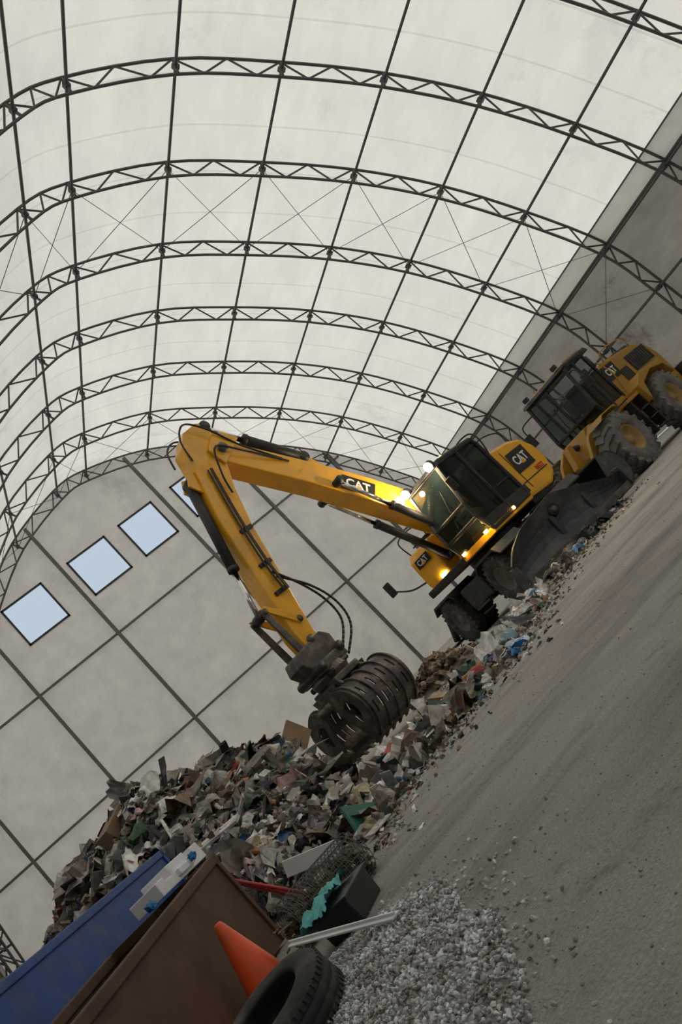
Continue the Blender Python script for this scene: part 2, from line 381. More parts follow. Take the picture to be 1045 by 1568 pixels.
class Deb:
    def __init__(s): s.v=[];s.f=[];s.c=[];s.n=0
    def put(s,V,Fc,col):
        s.v.append(V); s.f+=[[i+s.n for i in f] for f in Fc]; s.n+=len(V)
        s.c.append(np.tile(np.array([*col,1.]),(len(V),1)))
    def piece(s,pos,size,col=None,kind=None):
        if col is None:
            col=np.array(PAL[rng.choice(len(PAL),p=pw)][0])*rng.uniform(.65,1.25)
        kind=kind if kind is not None else rng.choice(5,p=[.20,.22,.14,.05,.39])
        if kind==0:
            V=ICO2[0]*(1+rng.normal(0,.2,(len(ICO2[0]),1))); V=V*np.array([1,rng.uniform(.5,1),rng.uniform(.3,.8)])*size*.8; Fc=ICO2[1]
        elif kind==1:
            V=GRID[0].copy(); a=rng.uniform(-3,3,4)
            V[:,2]=.35*np.sin(a[0]*V[:,0]+a[1]*V[:,1]+a[2])+.15*np.sin(4*V[:,0]+a[3])+rng.normal(0,.10,25)
            V[:,:2]+=rng.normal(0,.10,(25,2))
            V=V*np.array([1,rng.uniform(.35,1),.9])*size*1.1; Fc=GRID[1]
        elif kind==4:   # crumpled bag / cloth
            V=GRID8[0].copy(); a=rng.uniform(-5,5,9); x=V[:,0].copy();y=V[:,1].copy()
            V[:,2]=.30*np.sin(a[0]*x+a[1]*y+a[2])+.22*np.sin(a[3]*x-a[4]*y+a[5])-.35*(x*x+y*y)+rng.normal(0,.07,81)
            V[:,0]+=.18*np.sin(a[6]*y+a[7])+rng.normal(0,.05,81); V[:,1]+=.18*np.sin(a[8]*x)+rng.normal(0,.05,81)
            rr_=np.maximum(1,np.sqrt(x*x+y*y)); V[:,0]/=rr_;V[:,1]/=rr_
            V=V*np.array([1,rng.uniform(.55,1),.9])*size*1.15; Fc=GRID8[1]
        elif kind==2:
            V=CUBE[0]*np.array([rng.uniform(.6,1.6),rng.uniform(.08,.5),rng.uniform(.02,.10)])*size*1.1; Fc=CUBE[1]
        else:
            V=CUBE[0]*np.array([rng.uniform(.5,.9),rng.uniform(.4,.8),rng.uniform(.3,.5)])*size*.75; Fc=CUBE[1]
        R=rrot()
        if (kind in (1,2) and rng.random()<.5) or kind==4:
            R=rotz(rng.uniform(0,6.28))@(np.eye(3)+rng.normal(0,.25,(3,3))); 
        s.put(V@R.T+np.array(pos),Fc,col)
    def obj(s,name,m,parent=None):
        V=np.concatenate(s.v); me=bpy.data.meshes.new(name); me.from_pydata(V.tolist(),[],s.f)
        at=me.attributes.new('Col','FLOAT_COLOR','POINT'); at.data.foreach_set('color',np.concatenate(s.c).ravel()); me.materials.append(m); me.update()
        o=bpy.data.objects.new(name,me); COL.objects.link(o); 
        if parent: o.parent=parent
        return o
dm=bpy.data.materials.new('mixed_waste'); dm.use_nodes=True; nt=dm.node_tree;n=nt.nodes;l=nt.links;p=n['Principled BSDF']; p.inputs['Roughness'].default_value=.55
at=n.new('ShaderNodeAttribute'); at.attribute_name='Col'; tc=n.new('ShaderNodeTexCoord')
t=n.new('ShaderNodeTexNoise'); t.inputs['Scale'].default_value=9; t.inputs['Detail'].default_value=8; l.new(tc.outputs['Object'],t.inputs['Vector'])
r=n.new('ShaderNodeValToRGB'); r.color_ramp.elements[0].position=.35; r.color_ramp.elements[0].color=(.62,.56,.49,1); r.color_ramp.elements[1].position=.60; r.color_ramp.elements[1].color=(1.15,1.15,1.15,1)
l.new(t.outputs['Fac'],r.inputs['Fac']); m_=n.new('ShaderNodeMix'); m_.data_type='RGBA'; m_.blend_type='MULTIPLY'; m_.inputs['Factor'].default_value=1
l.new(at.outputs['Color'],m_.inputs['A']); l.new(r.outputs['Color'],m_.inputs['B']); l.new(m_.outputs['Result'],p.inputs['Base Color'])
M['waste']=dm
crestx=[-6,-4,-2,-.5,.2,.9,1.4,2.57,3.3,3.8,4.2,4.7,5.3]; crestz=[.45,.8,1.05,1.32,1.6,1.85,1.9,1.5,1.15,.85,.42,.18,0]
toex=[-6,-1,.6,1.2,2.0,2.6,3.2,4.5,6]; toey=[8.5,9.9,9.9,7.2,7.6,8.2,8.8,10.5,12.5]
def H(x,y):
    zc=np.interp(x,crestx,crestz); ty=np.interp(x,toex,toey)
    if y<13.6:
        t=(y-ty)/(13.6-ty)
        if t<=0: h=0
        else: h=zc*(min(1,t)**.85)
    else:
        t=(y-13.6)/5.; h=zc*max(0,1-t*t)
    k=min(1,max(0,(.30-x/max(y,1))/.06)); h*=k*k*(3-2*k)
    h+= .45*math.exp(-((x-7.15)**2/.28+(y-16.0)**2/.6))
    return h*(1+.3*noise.noise(Vector((x*1.1,y*1.1,0))))
d=Deb()
nx,ny=110,90; X0=np.linspace(-2.6,9,nx);Y0=np.linspace(6.4,19,ny)
HH=[H(x,y) for y in Y0 for x in X0]
V=np.array([(x,y,HH[j*nx+i]-.06+.05*noise.noise(Vector((x*5,y*5,1)))) for j,y in enumerate(Y0) for i,x in enumerate(X0)])
Fc=[[j*nx+i,j*nx+i+1,(j+1)*nx+i+1,(j+1)*nx+i] for j in range(ny-1) for i in range(nx-1) if HH[j*nx+i]>.02]
d.put(V,Fc,(.12,.10,.08))
cnt=0
while cnt<10500:
    x=rng.uniform(-2.5,5.2);y=rng.uniform(6.3,16.0); h=H(x,y)
    if h<.03: continue
    d.piece((x,y,h+rng.uniform(-.04,.08)),rng.choice([.035,.06,.09,.13,.18],p=[.30,.33,.24,.10,.03])*rng.uniform(.8,1.2)*min(1.1,y/11.5)); cnt+=1
cnt=0
while cnt<230:   # larger sheets, bags and planks
    x=rng.uniform(-2.2,4.2);y=rng.uniform(7,14.3); h=H(x,y)
    if h<.12: continue
    kd=rng.choice([4,1,2,3],p=[.55,.2,.20,.05])
    d.piece((x,y,h+.05),rng.uniform(.16,.30)*min(1.05,y/12),kind=kd); cnt+=1
for _ in range(220):
    x=rng.normal(7.15,.33);y=rng.normal(16.0,.45)
    d.piece((x,y,H(x,y)+rng.uniform(-.03,.06)),rng.uniform(.05,.13),col=np.array([.26,.19,.13])*rng.uniform(.5,1.3))
ex=[1.5,2.4,3.0,4.4,7.4,11,12.5]; ey=[6.3,7.8,8.1,8.7,11.8,14.2,15.0]
for _ in range(5600):
    x=1.9+9.9*rng.random()**1.35; e=np.interp(x,ex,ey); wdt=np.interp(x,[2,5,8,12],[3.0,2.6,1.2,.25])
    y=e+abs(rng.normal(0,.5))*wdt
    sz=rng.choice([.02,.04,.07,.11,.17],p=[.28,.31,.24,.13,.04])*np.interp(x,[4,9],[1,.8])
    d.piece((x,y,sz*.35+rng.uniform(0,.09)*min(1,(y-e))),sz, kind=rng.choice(5,p=[.2,.32,.16,.04,.28]))
K_=(.02,.02,.024);W_=(.80,.80,.79);G_=(.02,.10,.055);BL=(.05,.18,.38)
for (x,y,s_,cc,kd) in ((3.2,8.9,.24,K_,4),(5.6,10.7,.28,K_,4),(6.3,11.4,.26,K_,4),(8.6,12.9,.26,K_,4),(9.8,13.5,.28,K_,4),(10.6,13.9,.24,K_,4),(4.2,9.6,.26,K_,1),
  (4.0,8.9,.18,W_,1),(5.0,9.8,.28,W_,1),(5.5,10.2,.26,W_,1),(5.9,10.7,.2,W_,4),(3.0,8.5,.16,W_,1),(6.8,11.7,.22,W_,1),(2.5,8.2,.15,W_,4),(3.5,10.2,.24,W_,4),(6.3,11.0,.2,W_,1),(7.6,12.2,.2,W_,4),
  (3.75,9.0,.26,G_,1),(4.6,9.7,.22,G_,1),(7.2,12.1,.18,BL,1),(2.75,8.3,.14,BL,4),(8.0,12.6,.18,W_,1),(9.0,13.0,.16,BL,4),(3.3,9.4,.18,(.22,.13,.07),3),(4.3,10.2,.22,(.25,.16,.09),3),(2.9,9.0,.16,(.5,.1,.05),4),(5.3,9.9,.16,(.35,.55,.60),4)):
    d.piece((x,y,.10),s_,col=cc,kind=kd)
for _ in range(1000):
    x=1.6+10.2*rng.random()**1.3; e=np.interp(x,ex,ey); d.piece((x,e-abs(rng.normal(0,.5)),.01),rng.uniform(.008,.035))
d.obj('waste_pile',dm)

# gravel
gv=Deb()
gyy=[1.4,1.8,2.17,2.5,3.15,3.8,4.4,4.75,5.0,5.1]; gxr=[.25,.42,.545,.70,.95,1.08,1.04,.92,.76,.6]; gxl=[.0,.0,.0,.0,.05,.15,.3,.42,.52,.58]
def ing(x,y):
    xr=np.interp(y,gyy,gxr); xl=np.interp(y,gyy,gxl); cc=(xr+xl)/2; hh=(xr-xl)/2+.01
    q=((x-cc)/hh)**2
    if y>4.4: q+=((y-4.4)/.35)**2
    return q+.45*noise.noise(Vector((x*2.6,y*2.6,0)))
k=0
while k<11500:
    x=rng.uniform(-.2,1.7);y=rng.uniform(1.4,5.0); q=ing(x,y)
    if q>1 and rng.random()>.13*math.exp(-(q-1)*1.3): continue
    h=.035*max(0,1-q)+.004
    sz=rng.uniform(.004,.0125)
    V=ICO1[0]*(1+rng.normal(0,.18,(12,1)))*np.array([1,rng.uniform(.6,.95),rng.uniform(.45,.8)])*sz
    gv.put(V@rrot().T+np.array((x,y,h+rng.uniform(-.004,.008))),ICO1[1],np.array([.60,.62,.64])*rng.uniform(.35,1.45)); k+=1
GX=np.linspace(-.5,2.3,40);GY=np.linspace(1,5.2,50)
qq=[ing(x,y) for y in GY for x in GX]
V=np.array([(x,y,.035*max(0,1-qq[j*40+i])-.004) for j,y in enumerate(GY) for i,x in enumerate(GX)])
gv.put(V,[[j*40+i,j*40+i+1,(j+1)*40+i+1,(j+1)*40+i] for j in range(49) for i in range(39) if qq[j*40+i]<1.1],(.30,.29,.28))
gv.obj('gravel_heap',dm)
pv=Deb()
for _ in range(3200):
    y=rng.uniform(1.3,9);x=rng.uniform(.3,1.3)*y*rng.uniform(.2,1.0)+.2
    e=np.interp(x,ex,ey)
    if x>1.6 and y>e: continue
    sz=min(.010,abs(rng.normal(0,.0024))+.0015)
    V=ICO1[0]*(1+rng.normal(0,.18,(12,1)))*np.array([1,.8,.6])*sz
    pv.put(V@rrot().T+np.array((x,y,sz*.3)),ICO1[1],np.array([.55,.52,.48])*rng.uniform(.5,1.35))
pv.obj('floor_pebbles',dm)

# ------------------------------------------------------------ EXCAVATOR
C=Vector((10.6,17.0,0))
exc=empty('wheeled_excavator',C)
Me=Matrix.Translation(C)@Matrix.Rotation(math.radians(202),4,'Z')
Mu=Matrix.Translation(C)@Matrix.Rotation(math.radians(-90),4,'Z')
b=B(Mu)
b.box((0,0,.78),(3.6,.85,.42),'black',bev=.04)
b.prism([(-1.9,.6),(-1.9,1.0),(-.9,1.1),(.9,1.1),(1.9,1.0),(2.0,.6),(0,.5)],-.38,.38,'black',.03)
b.lathe([(.0,.0),(.0,.72),(.22,.72),(.22,.0)],'black',(0,0,1.02),(0,0,1),32,False)
for x in (-1.3,1.3):
    b.tube((x,-1.1,.53),(x,1.1,.53),.13,'black',12)
    b.box((x,0,.55),(.4,.5,.4),'black',bev=.05)
    for y in (-1.12,-.74,.74,1.12):
        b.wheel((x,y,.53),(0,1,0),.53,.31,.27,'rubber','rim',26,deep=.05)
    for sg in (-1,1):
        b.prism([(x-.62,.95),(x-.45,1.12),(x+.45,1.12),(x+.62,.95),(x+.62,.92),(x+.43,1.07),(x-.43,1.07),(x-.62,.92)],sg*.55-.0,sg*1.28,'black')
for sg in (-1,1):
    b.box((0,sg*.88,.72),(1.1,.6,.5),'black',bev=.04)
    b.box((0,sg*1.2,.45),(.7,.12,.05),'black')
    for zz in (.3,.5): b.tube((-.3,sg*1.22,zz),(.3,sg*1.22,zz),.02,'black')
    b.box((-2.05,sg*.75,.8),(.3,.5,.35),'black',bev=.03)
    b.tube((-2.05,sg*.95,.9),(-2.05,sg*1.25,.25),.08,'black'); b.box((-2.05,sg*1.28,.2),(.45,.35,.06),'black',bev=.02)
b.obj('undercarriage',exc)
b=B(Mu)
ys=np.linspace(-1.85,1.35,33)
def btop(y): return float(np.interp(y,[-1.85,-1.6,-1.2,-.2,.5,1.0,1.35],[.62,.82,.98,1.10,.80,.55,.48]))
vs=[];K=7
for xo in (2.75,2.68):
    for y in ys:
        for k in range(K):
            t=k/(K-1); z=.12+(btop(y)-.12)*t; vs.append((xo-.16*math.sin(math.pi*t)+.05*t,y,z))
nY=len(ys);o=nY*K;fs=[]
for j in range(nY-1):
    for k in range(K-1):
        a=j*K+k; fs.append((a,a+K,a+K+1,a+1)); fs.append((o+a,o+a+1,o+a+K+1,o+a+K))
    a=j*K; fs.append((a,o+a,o+a+K,a+K)); a=j*K+K-1; fs.append((a,a+K,o+a+K,o+a))
for j in (0,nY-1):
    for k in range(K-1): a=j*K+k; fs.append((a,a+1,o+a+1,o+a))
b.add(vs,fs,'blade')
for sg in (-1,1):
    b.prism([(1.7,.85),(1.75,.55),(2.65,.25),(2.7,.75),(2.4,.95)],sg*.45-.05,sg*.45+.05,'blade',.01)
    b.tube((1.8,sg*.25,.95),(2.6,sg*.25,.6),.06,'black'); 
b.tube((2.6,-.3,.80),(2.74,-.3,.83),.12,'black',20); b.tube((2.7,-.3,.81),(2.76,-.3,.83),.06,'steel',16)
b.box((2.76,-.25,.17),(.06,3.2,.14),'steel',bev=.01)
for y in (-1.84,1.34): b.prism([(2.5,.12),(2.85,.12),(2.85,.55),(2.6,.58)],y-.02,y+.02,'blade',.005)
b.obj('dozer_blade',exc)
# upper structure
b=B(Me)
b.box((-.15,0,1.33),(3.1,2.3,.16),'black',bev=.03)
b.prism([(-1.35,1.25),(-1.72,1.42),(-1.9,1.8),(-1.86,2.15),(-1.6,2.45),(-1.2,2.56),(-.35,2.62),(-.35,1.3)],-1.25,1.25,'yellow',.07)
b.prism([(-1.3,1.15),(-1.7,1.3),(-1.8,1.5),(-.4,1.45),(-.4,1.15)],-1.15,1.15,'black',.03)
b.box((-1.05,1.258,1.62),(1.2,.012,.02),'decalblack')
b.box((-.62,1.256,1.95),(.012,.012,1.0),'decalblack')
SIDE=Matrix.Rotation(math.pi,4,'Z')@Matrix.Rotation(math.pi/2,4,'X')
badge(b,Matrix.Translation((-1.05,1.262,2.08))@SIDE,.29,1.7)
text_bits(b,'M322',Matrix.Translation((-1.4,1.262,1.70))@SIDE,.16,'red',.002)
b.box((-.9,0,2.63),(.9,1.5,.08),'black',bev=.02)
for i in range(7): b.box((-1.3+i*.12,-.2,2.685),(.05,1.0,.02),'steel')
b.tube((-.7,-.8,2.6),(-.7,-.8,3.0),.07,'black',12)
for y in (1.1,-1.1): b.path([(-1.4,y,2.5),(-1.38,y,2.85),(-.6,y,2.95),(-.45,y,2.6)],.018,'black',6)
b.prism([(-.35,1.28),(1.42,1.28),(1.42,1.42),(-.35,1.5)],.2,1.25,'yellow',.02)
for y in (-.32,.2): b.prism([(-.4,1.35),(.9,1.35),(.75,1.75),(.35,2.15),(-.3,1.9)],y,y+.08,'yellow',.015)
b.prism([(-.3,1.32),(1.0,1.32),(1.08,1.5),(1.04,2.1),(.9,2.25),(-.3,2.3)],-1.25,-.5,'yellow',.05)
badge(b,Matrix.Translation((1.10,-.85,1.98))@Matrix.Rotation(math.pi/2,4,'Z')@Matrix.Rotation(math.pi/2,4,'X'),.17)
b.box((.35,-.88,2.34),(.7,.5,.03),'black')
b.path([(.9,-1.15,2.25),(.9,-1.15,2.65),(.1,-1.15,2.7),(0,-1.15,2.3)],.016,'black',6)
b.path([(1.0,-1.2,1.6),(1.25,-1.5,1.7),(1.3,-1.85,1.95)],.02,'black',6)
b.box((1.32,-1.9,2.05),(.06,.2,.34),'black',bev=.03)
for c_ in ((1.47,1.1,1.42),(1.44,.32,1.42),(.5,1.27,1.4)): b.box(c_,(.07,.09,.07),'amber',bev=.015)
b.box((1.1,-.72,1.45),(.05,.12,.08),'lamp',bev=.01)
b.obj('upper_body',exc)
# cab
b=B(Me)
sp=[(1.38,1.36),(1.52,1.75),(1.50,2.1),(1.30,3.0),(1.15,3.08),(-.22,3.06),(-.3,2.9),(-.32,1.40)]
yl,yr=1.24,.24
for y in (yl,yr):
    for i in range(len(sp)):
        a,c_=sp[i],sp[(i+1)%len(sp)]
        b.tube((a[0],y,a[1]),(c_[0],y,c_[1]),.045,'black',6)
    b.tube((.52,y,1.38),(.47,y,3.05),.04,'black',6)
    b.tube((-.32,y,1.95),(.5,y,1.95),.022,'black',6)
for a in sp: b.tube((a[0],yl,a[1]),(a[0],yr,a[1]),.04,'black',6)
for y in (yl-.02,yr+.01):
    b.prism([(p_[0]*.995,p_[1]) for p_ in sp[:4]]+[(-.27,3.0),(-.29,1.42)],y,y+.01,'glass')
for i in range(0,3):
    a,c_=sp[i],sp[i+1]
    b.add([(a[0],yl,a[1]),(c_[0],yl,c_[1]),(c_[0],yr,c_[1]),(a[0],yr,a[1])],[(0,1,2,3)],'glass')
b.add([(-.29,yl,2.3),(-.26,yl,3.0),(-.26,yr,3.0),(-.29,yr,2.3)],[(0,1,2,3)],'glass')
b.add([(-.29,yl,1.45),(-.29,yl,2.3),(-.29,yr,2.3),(-.29,yr,1.45)],[(0,1,2,3)],'black')
b.prism([(1.42,3.0),(1.2,3.12),(-.2,3.12),(-.3,3.0)],yr-.03,yl+.03,'black',.03)
b.box((.35,.74,3.15),(.8,.6,.06),'glass',bev=.02)
b.box((.5,yl+.0,1.52),(1.9,.05,.2),'black',bev=.01)
b.tube((1.53,.74,1.85),(1.40,.95,2.6),.012,'black',5)
b.path([(.6,yl+.06,1.6),(.62,yl+.1,2.0),(.6,yl+.06,2.5)],.015,'black',6)
b.path([(-.3,yl+.02,2.5),(-.42,yl+.05,2.9),(-.4,yl,3.15),(-.25,yl-.2,3.2),(-.2,yl-.5,3.15)],.018,'black',6)
b.box((.2,.74,1.75),(.5,.5,.14),'seat',bev=.04); b.box((-.05,.74,2.15),(.14,.48,.75),'seat',bev=.05); b.box((-.05,.74,2.62),(.1,.26,.2),'seat',bev=.04)
b.box((1.1,.74,1.8),(.1,.4,.5),'seat',bev=.03); b.tube((1.0,.74,2.05),(1.05,.74,2.09),.19,'black',20)
b.box((.4,.74,1.42),(1.6,.9,.05),'seat')
b.path([(1.35,yl,2.0),(1.65,yl+.2,2.2),(1.68,yl+.24,2.45)],.014,'black',6); b.box((1.68,yl+.26,2.5),(.05,.16,.28),'black',bev=.02)
for y in (yl-.06,yr+.06,):
    b.tube((1.30,y,3.12),(1.40,y,3.10),.105,'black',16); b.tube((1.40,y,3.10),(1.415,y,3.098),.098,'lamp',16)
b.tube((-.1,.5,3.12),(-.1,.5,3.3),.05,'amber',12)
b.obj('cab',exc)
# boom
def cyl(b,p0,p1,r,frac=.55,rod=None,y=0,m='black'):
    a=Vector((p0[0],y,p0[1]));c_=Vector((p1[0],y,p1[1])); mid=a.lerp(c_,frac)
    b.tube(a,mid,r,m,14); b.tube(mid,c_,r*.5 if rod is None else rod,'chrome',12)
    b.tube(mid-(c_-a).normalized()*.08,mid,r*1.15,m,14)
    for q in (a,c_): b.tube(q-Vector((0,.1,0)),q+Vector((0,.1,0)),r*.95,m,12)
b=B(Me)
b.prism([(.25,1.62),(.12,1.95),(.84,2.90),(1.7,3.85),(2.51,4.66),(3.5,5.56),(3.95,5.98),(4.2,6.08),(4.42,5.95),(4.42,5.7),(4.05,5.35),(3.05,4.40),(2.1,3.38),(1.35,2.55),(.6,1.75)],-.24,.20,'yellow',.03)
b.prism([(3.7,5.9),(3.9,6.25),(4.15,6.3),(4.5,5.95),(4.4,5.55)],-.28,-.24,'yellow',.01)
b.prism([(3.7,5.9),(3.9,6.15),(4.15,6.2),(4.5,5.95),(4.4,5.55)],.20,.25,'yellow',.01)
y=.02
b.prism([(2.25,4.45),(2.55,5.0),(2.75,5.0),(2.95,4.95)],y-.10,y-.05,'yellow'); b.prism([(2.25,4.45),(2.55,5.0),(2.75,5.0),(2.95,4.95)],y+.05,y+.10,'yellow')
cyl(b,(2.62,4.95),(4.05,6.45),.115,.62,y=.10)
for y in (-.34,.30): cyl(b,(.95,1.65),(2.6,4.1),.085,.6,y=y)
badge(b,Matrix.Translation((2.15,.212,3.83))@SIDE@Matrix.Rotation(-math.atan2(4.66-3.0,2.51-.9)-0.02,4,'Z'),.28,1.3)
for y in (-.12,-.04,.04):
    b.path([(.5,y,2.5),(.95,y,3.12),(1.75,y,4.0),(2.4,y,4.65)],.018,'black',6)
b.path([(3.2,.23,5.1),(3.8,.25,5.75),(4.2,.3,6.3),(4.55,.28,6.6),(4.85,.24,6.35),(4.95,.22,5.9)],.02,'black',6)
b.path([(3.1,.22,5.0),(3.9,.30,5.6),(4.4,.34,5.9),(4.7,.28,5.4),(4.8,.24,5.0)],.02,'black',6)
b.path([(3.1,-.26,5.1),(3.9,-.30,6.2),(4.4,-.3,6.62),(4.8,-.26,6.5),(5.0,-.22,6.1)],.02,'black',6)
b.tube((4.22,-.32,5.85),(4.22,.32,5.85),.10,'steel',16)
b.obj('boom',exc)
b=B(Me)
b.prism([(4.05,6.28),(4.02,6.48),(4.2,6.58),(4.6,6.5),(4.88,6.25),(5.05,5.7),(5.42,4.75),(5.80,3.2),(5.98,2.35),(5.98,2.05),(5.85,1.95),(5.68,1.98),(5.58,2.3),(5.32,3.1),(4.95,4.3),(4.6,5.1),(4.30,5.6),(4.12,6.0)],-.19,.19,'yellow',.03)
cyl(b,(5.22,5.62),(6.16,2.92),.095,.66,y=0)
for y in (-.13,.09): b.prism([(5.05,5.75),(5.2,5.78),(5.35,5.55),(5.2,5.3)],y,y+.04,'yellow')
for y in (-.22,.18): 
    b.prism([(6.22,3.0),(6.08,3.0),(5.66,2.55),(5.74,2.42)],y,y+.05,'yellow',.01)
    b.prism([(6.24,2.95),(6.12,2.88),(6.05,1.75),(6.2,1.75)],y,y+.05,'steel',.01)
b.tube((5.7,-.24,2.48),(5.7,.24,2.48),.06,'steel',12); b.tube((6.16,-.24,2.92),(6.16,.24,2.92),.06,'steel',12)
b.tube((5.83,-.26,2.1),(5.83,.26,2.1),.07,'steel',12)
for (y,dx) in ((.23,0),(.26,.05),(.23,.1)):
    b.path([(4.75+dx,y,5.6),(5.1+dx,y,4.5),(5.35+dx,y+.03,3.6),(5.45+dx,y+.05,3.0)],.018,'black',6)
b.path([(5.45,.25,3.4),(5.25,.33,2.95),(5.1,.36,2.45),(5.15,.36,2.0),(5.5,.3,1.65)],.022,'black',8)
b.path([(5.42,.22,3.3),(5.15,.38,2.8),(4.98,.40,2.3),(5.08,.38,1.85),(5.5,.28,1.5)],.022,'black',8)
b.path([(5.5,-.2,3.2),(5.3,-.3,2.7),(5.2,-.32,2.2),(5.5,-.3,1.8)],.022,'black',8)
for z in (3.05,3.6,4.3):
    xx=float(np.interp(z,[1.95,3.1,4.3,5.1],[5.75,5.55,5.15,4.9])); b.box((xx,.21,z),(.3,.05,.08),'black',bev=.01)
b.obj('stick',exc)
# tiltrotator head
b=B(Me)
b.prism([(5.45,1.98),(5.6,2.12),(6.3,2.05),(6.38,1.85),(6.25,1.66),(5.5,1.68)],-.24,.24,'steel',.03)
b.box((5.88,.0,1.62),(.75,.66,.2),'steel',bev=.04)
b.tube((5.58,.36,1.7),(5.58,-.36,1.7),.09,'black',12); b.tube((6.2,.4,1.62),(6.2,-.4,1.62),.08,'black',12)
b.lathe([(0,0.001),(0,.34),(.10,.38),(.20,.34),(.20,0.001)],'steel',(5.88,0,1.36),(0,0,1),28,False)
for y in (-.3,.3): b.tube((5.6,y,1.5),(6.15,y,1.45),.05,'black',10)
b.obj('rotator',exc)
# grapple: two hinged jaws, slightly open, turned on the rotator
GX0=5.86
b=B(Me@Matrix.Translation((GX0,0,0))@Matrix.Rotation(math.radians(-93),4,'Z'))
b.box((0,0,1.31),(.80,.62,.12),'steel',bev=.03)
b.prism([(-.36,1.30),(.36,1.30),(.26,1.02),(-.26,1.02)],-.44,-.36,'steel',.01); b.prism([(-.36,1.30),(.36,1.30),(.26,1.02),(-.26,1.02)],.36,.44,'steel',.01)
b.box((0,0,1.16),(.22,.70,.2),'steel',bev=.03)
jaw=[(.02,.02),(.28,.06),(.50,-.05),(.63,-.24),(.66,-.46),(.59,-.68),(.45,-.85),(.25,-.96),(.05,-1.0)]
def catm(pts,sub=3):
    P=[Vector(q) for q in pts]; out=[]
    for i in range(len(P)-1):
        a=P[max(i-1,0)];q=P[i];c_=P[i+1];d_=P[min(i+2,len(P)-1)]
        for k in range(sub):
            t=k/sub; out.append(.5*((2*q)+(c_-a)*t+(2*a-5*q+4*c_-d_)*t*t+(3*q-a-3*c_+d_)*t**3))
    out.append(P[-1]); return out
for sg,opn in ((1,17),(-1,17)):
    X=Matrix.Translation((sg*.12,0,1.06))@Matrix.Rotation(math.radians(-opn*sg),4,'Y')@(Matrix.Scale(-1,4,(1,0,0)) if sg<0 else I4)@Matrix.Scale(.93,4)
    J=catm(jaw)
    n_=len(J); hw=.60; c0=Vector((.2,-.45))
    for i in range(n_-1):
        q0,q1=J[i],J[i+1]; pts=[q0,q1,q1-(q1-c0)*.07,q0-(q0-c0)*.07]
        if i in (9,10,11,14,15,16):
            for k in range(8):
                yc=-hw+.075+k*(2*hw-.15)/7; b.prism(pts,yc-.055,yc+.055,'steel',X=X)
        else: b.prism(pts,-hw,hw,'steel',X=X)
    for y in (-hw-.03,hw-.01):
        # side cheek plates with a lightening hole
        ctr=Vector((.30,-.42)); inner_=[ctr+(q-ctr)*.42 for q in J]
        for i in range(n_-1): b.prism([J[i],J[i+1],inner_[i+1],inner_[i]],y,y+.04,'steel',X=X)
        b.prism([J[0],inner_[0],inner_[-1],J[-1]],y,y+.04,'steel',X=X)
    for y in (-.56,-.28,0,.28,.56):
        for i in range(2,n_-3):
            q0,q1=J[i],J[i+1]; b.prism([q0,q1,q1+(q1-c0)*.08,q0+(q0-c0)*.08],y-.015,y+.015,'steel',X=X)
    b.box((.08,0,-.995),(.16,1.26,.045),'steel',bev=.01,X=X)
    for k in range(6):
        y=-.52+k*.208; b.prism([(.12,-.97),(.04,-1.03),(-.08,-1.045),(.0,-.98)],y-.04,y+.04,'steel',.006,X=X)
    b.tube((0.02,-.68,0),(0.02,.68,0),.08,'steel',14,X=X)
    for y in (-.3,.3):
        b.prism([(.1,.1),(.34,.16),(.42,.02),(.2,-.02)],y-.03,y+.03,'steel',.008,X=X)
for y in (-.22,.22):
    b.tube((-.5,y,1.13),(.1,y,1.16),.06,'black',12); b.tube((.1,y,1.16),(.48,y,1.13),.03,'chrome',10)
b.obj('grapple',exc)
def plight(name,loc,e,col,r=.06,parent=exc):
    L=bpy.data.lights.new(name,'POINT'); L.energy=e; L.color=col; L.shadow_soft_size=r
    o=bpy.data.objects.new(name,L); COL.objects.link(o); o.location=loc; o.parent=parent; o.matrix_parent_inverse=Matrix.Translation(parent.location).inverted()
for i,p_ in enumerate(((1.62,1.18,3.05),(1.62,.3,3.05))): plight('worklight_%d'%(i+1),Me@Vector(p_),80,(1,.82,.5))
plight('marker_light',Me@Vector((1.62,1.1,1.5)),8,(1,.6,.2))

# ------------------------------------------------------------ LOADER
O=Vector((16.19,18.48,0)); ld=empty('wheel_loader',O)
Ml=Matrix.Translation(O)@Matrix.Rotation(math.radians(198.6),4,'Z')
b=B(Ml)
for x in (-1.5,1.5):
    for y in (-1.02,1.02): b.wheel((x,y,.74),(0,1,0),.74,.54,.36,'rubber_dusty','rim_o',20,deep=.09)
    b.tube((x,-.9,.74),(x,.9,.74),.17,'shaded_yellow',12)
b.obj('wheels',ld)
b=B(Ml)
b.prism([(-3.2,.75),(-3.6,.95),(-3.65,1.9),(-3.45,2.35),(-2.9,2.55),(-1.0,2.66),(-.55,2.62),(-.5,1.35),(-.4,.8)],-.74,.74,'shaded_yellow',.08)
b.box((-2.3,0,.75),(2.6,.8,.5),'shaded_yellow',bev=.05)
b.box((-3.75,0,1.0),(.25,2.0,.55),'black',bev=.06)
for y in (.745,-.745):
    b.box((-2.65,y,2.12),(1.3,.03,.5),'black',bev=.01)
    for i in range(9): b.box((-3.2+i*.14,y*1.02,2.12),(.03,.03,.42),'steel')
    b.box((-1.55,y,2.0),(.5,.02,.35),'black',bev=.005)
b.box((-2.6,0,2.58),(1.2,1.1,.1),'black',bev=.03)
for i in range(8): b.box((-3.1+i*.15,0,2.65),(.05,.95,.03),'steel')
b.tube((-1.5,.25,2.6),(-1.5,.25,3.1),.07,'black',12); b.tube((-1.9,-.3,2.6),(-1.9,-.3,2.95),.11,'black',12)
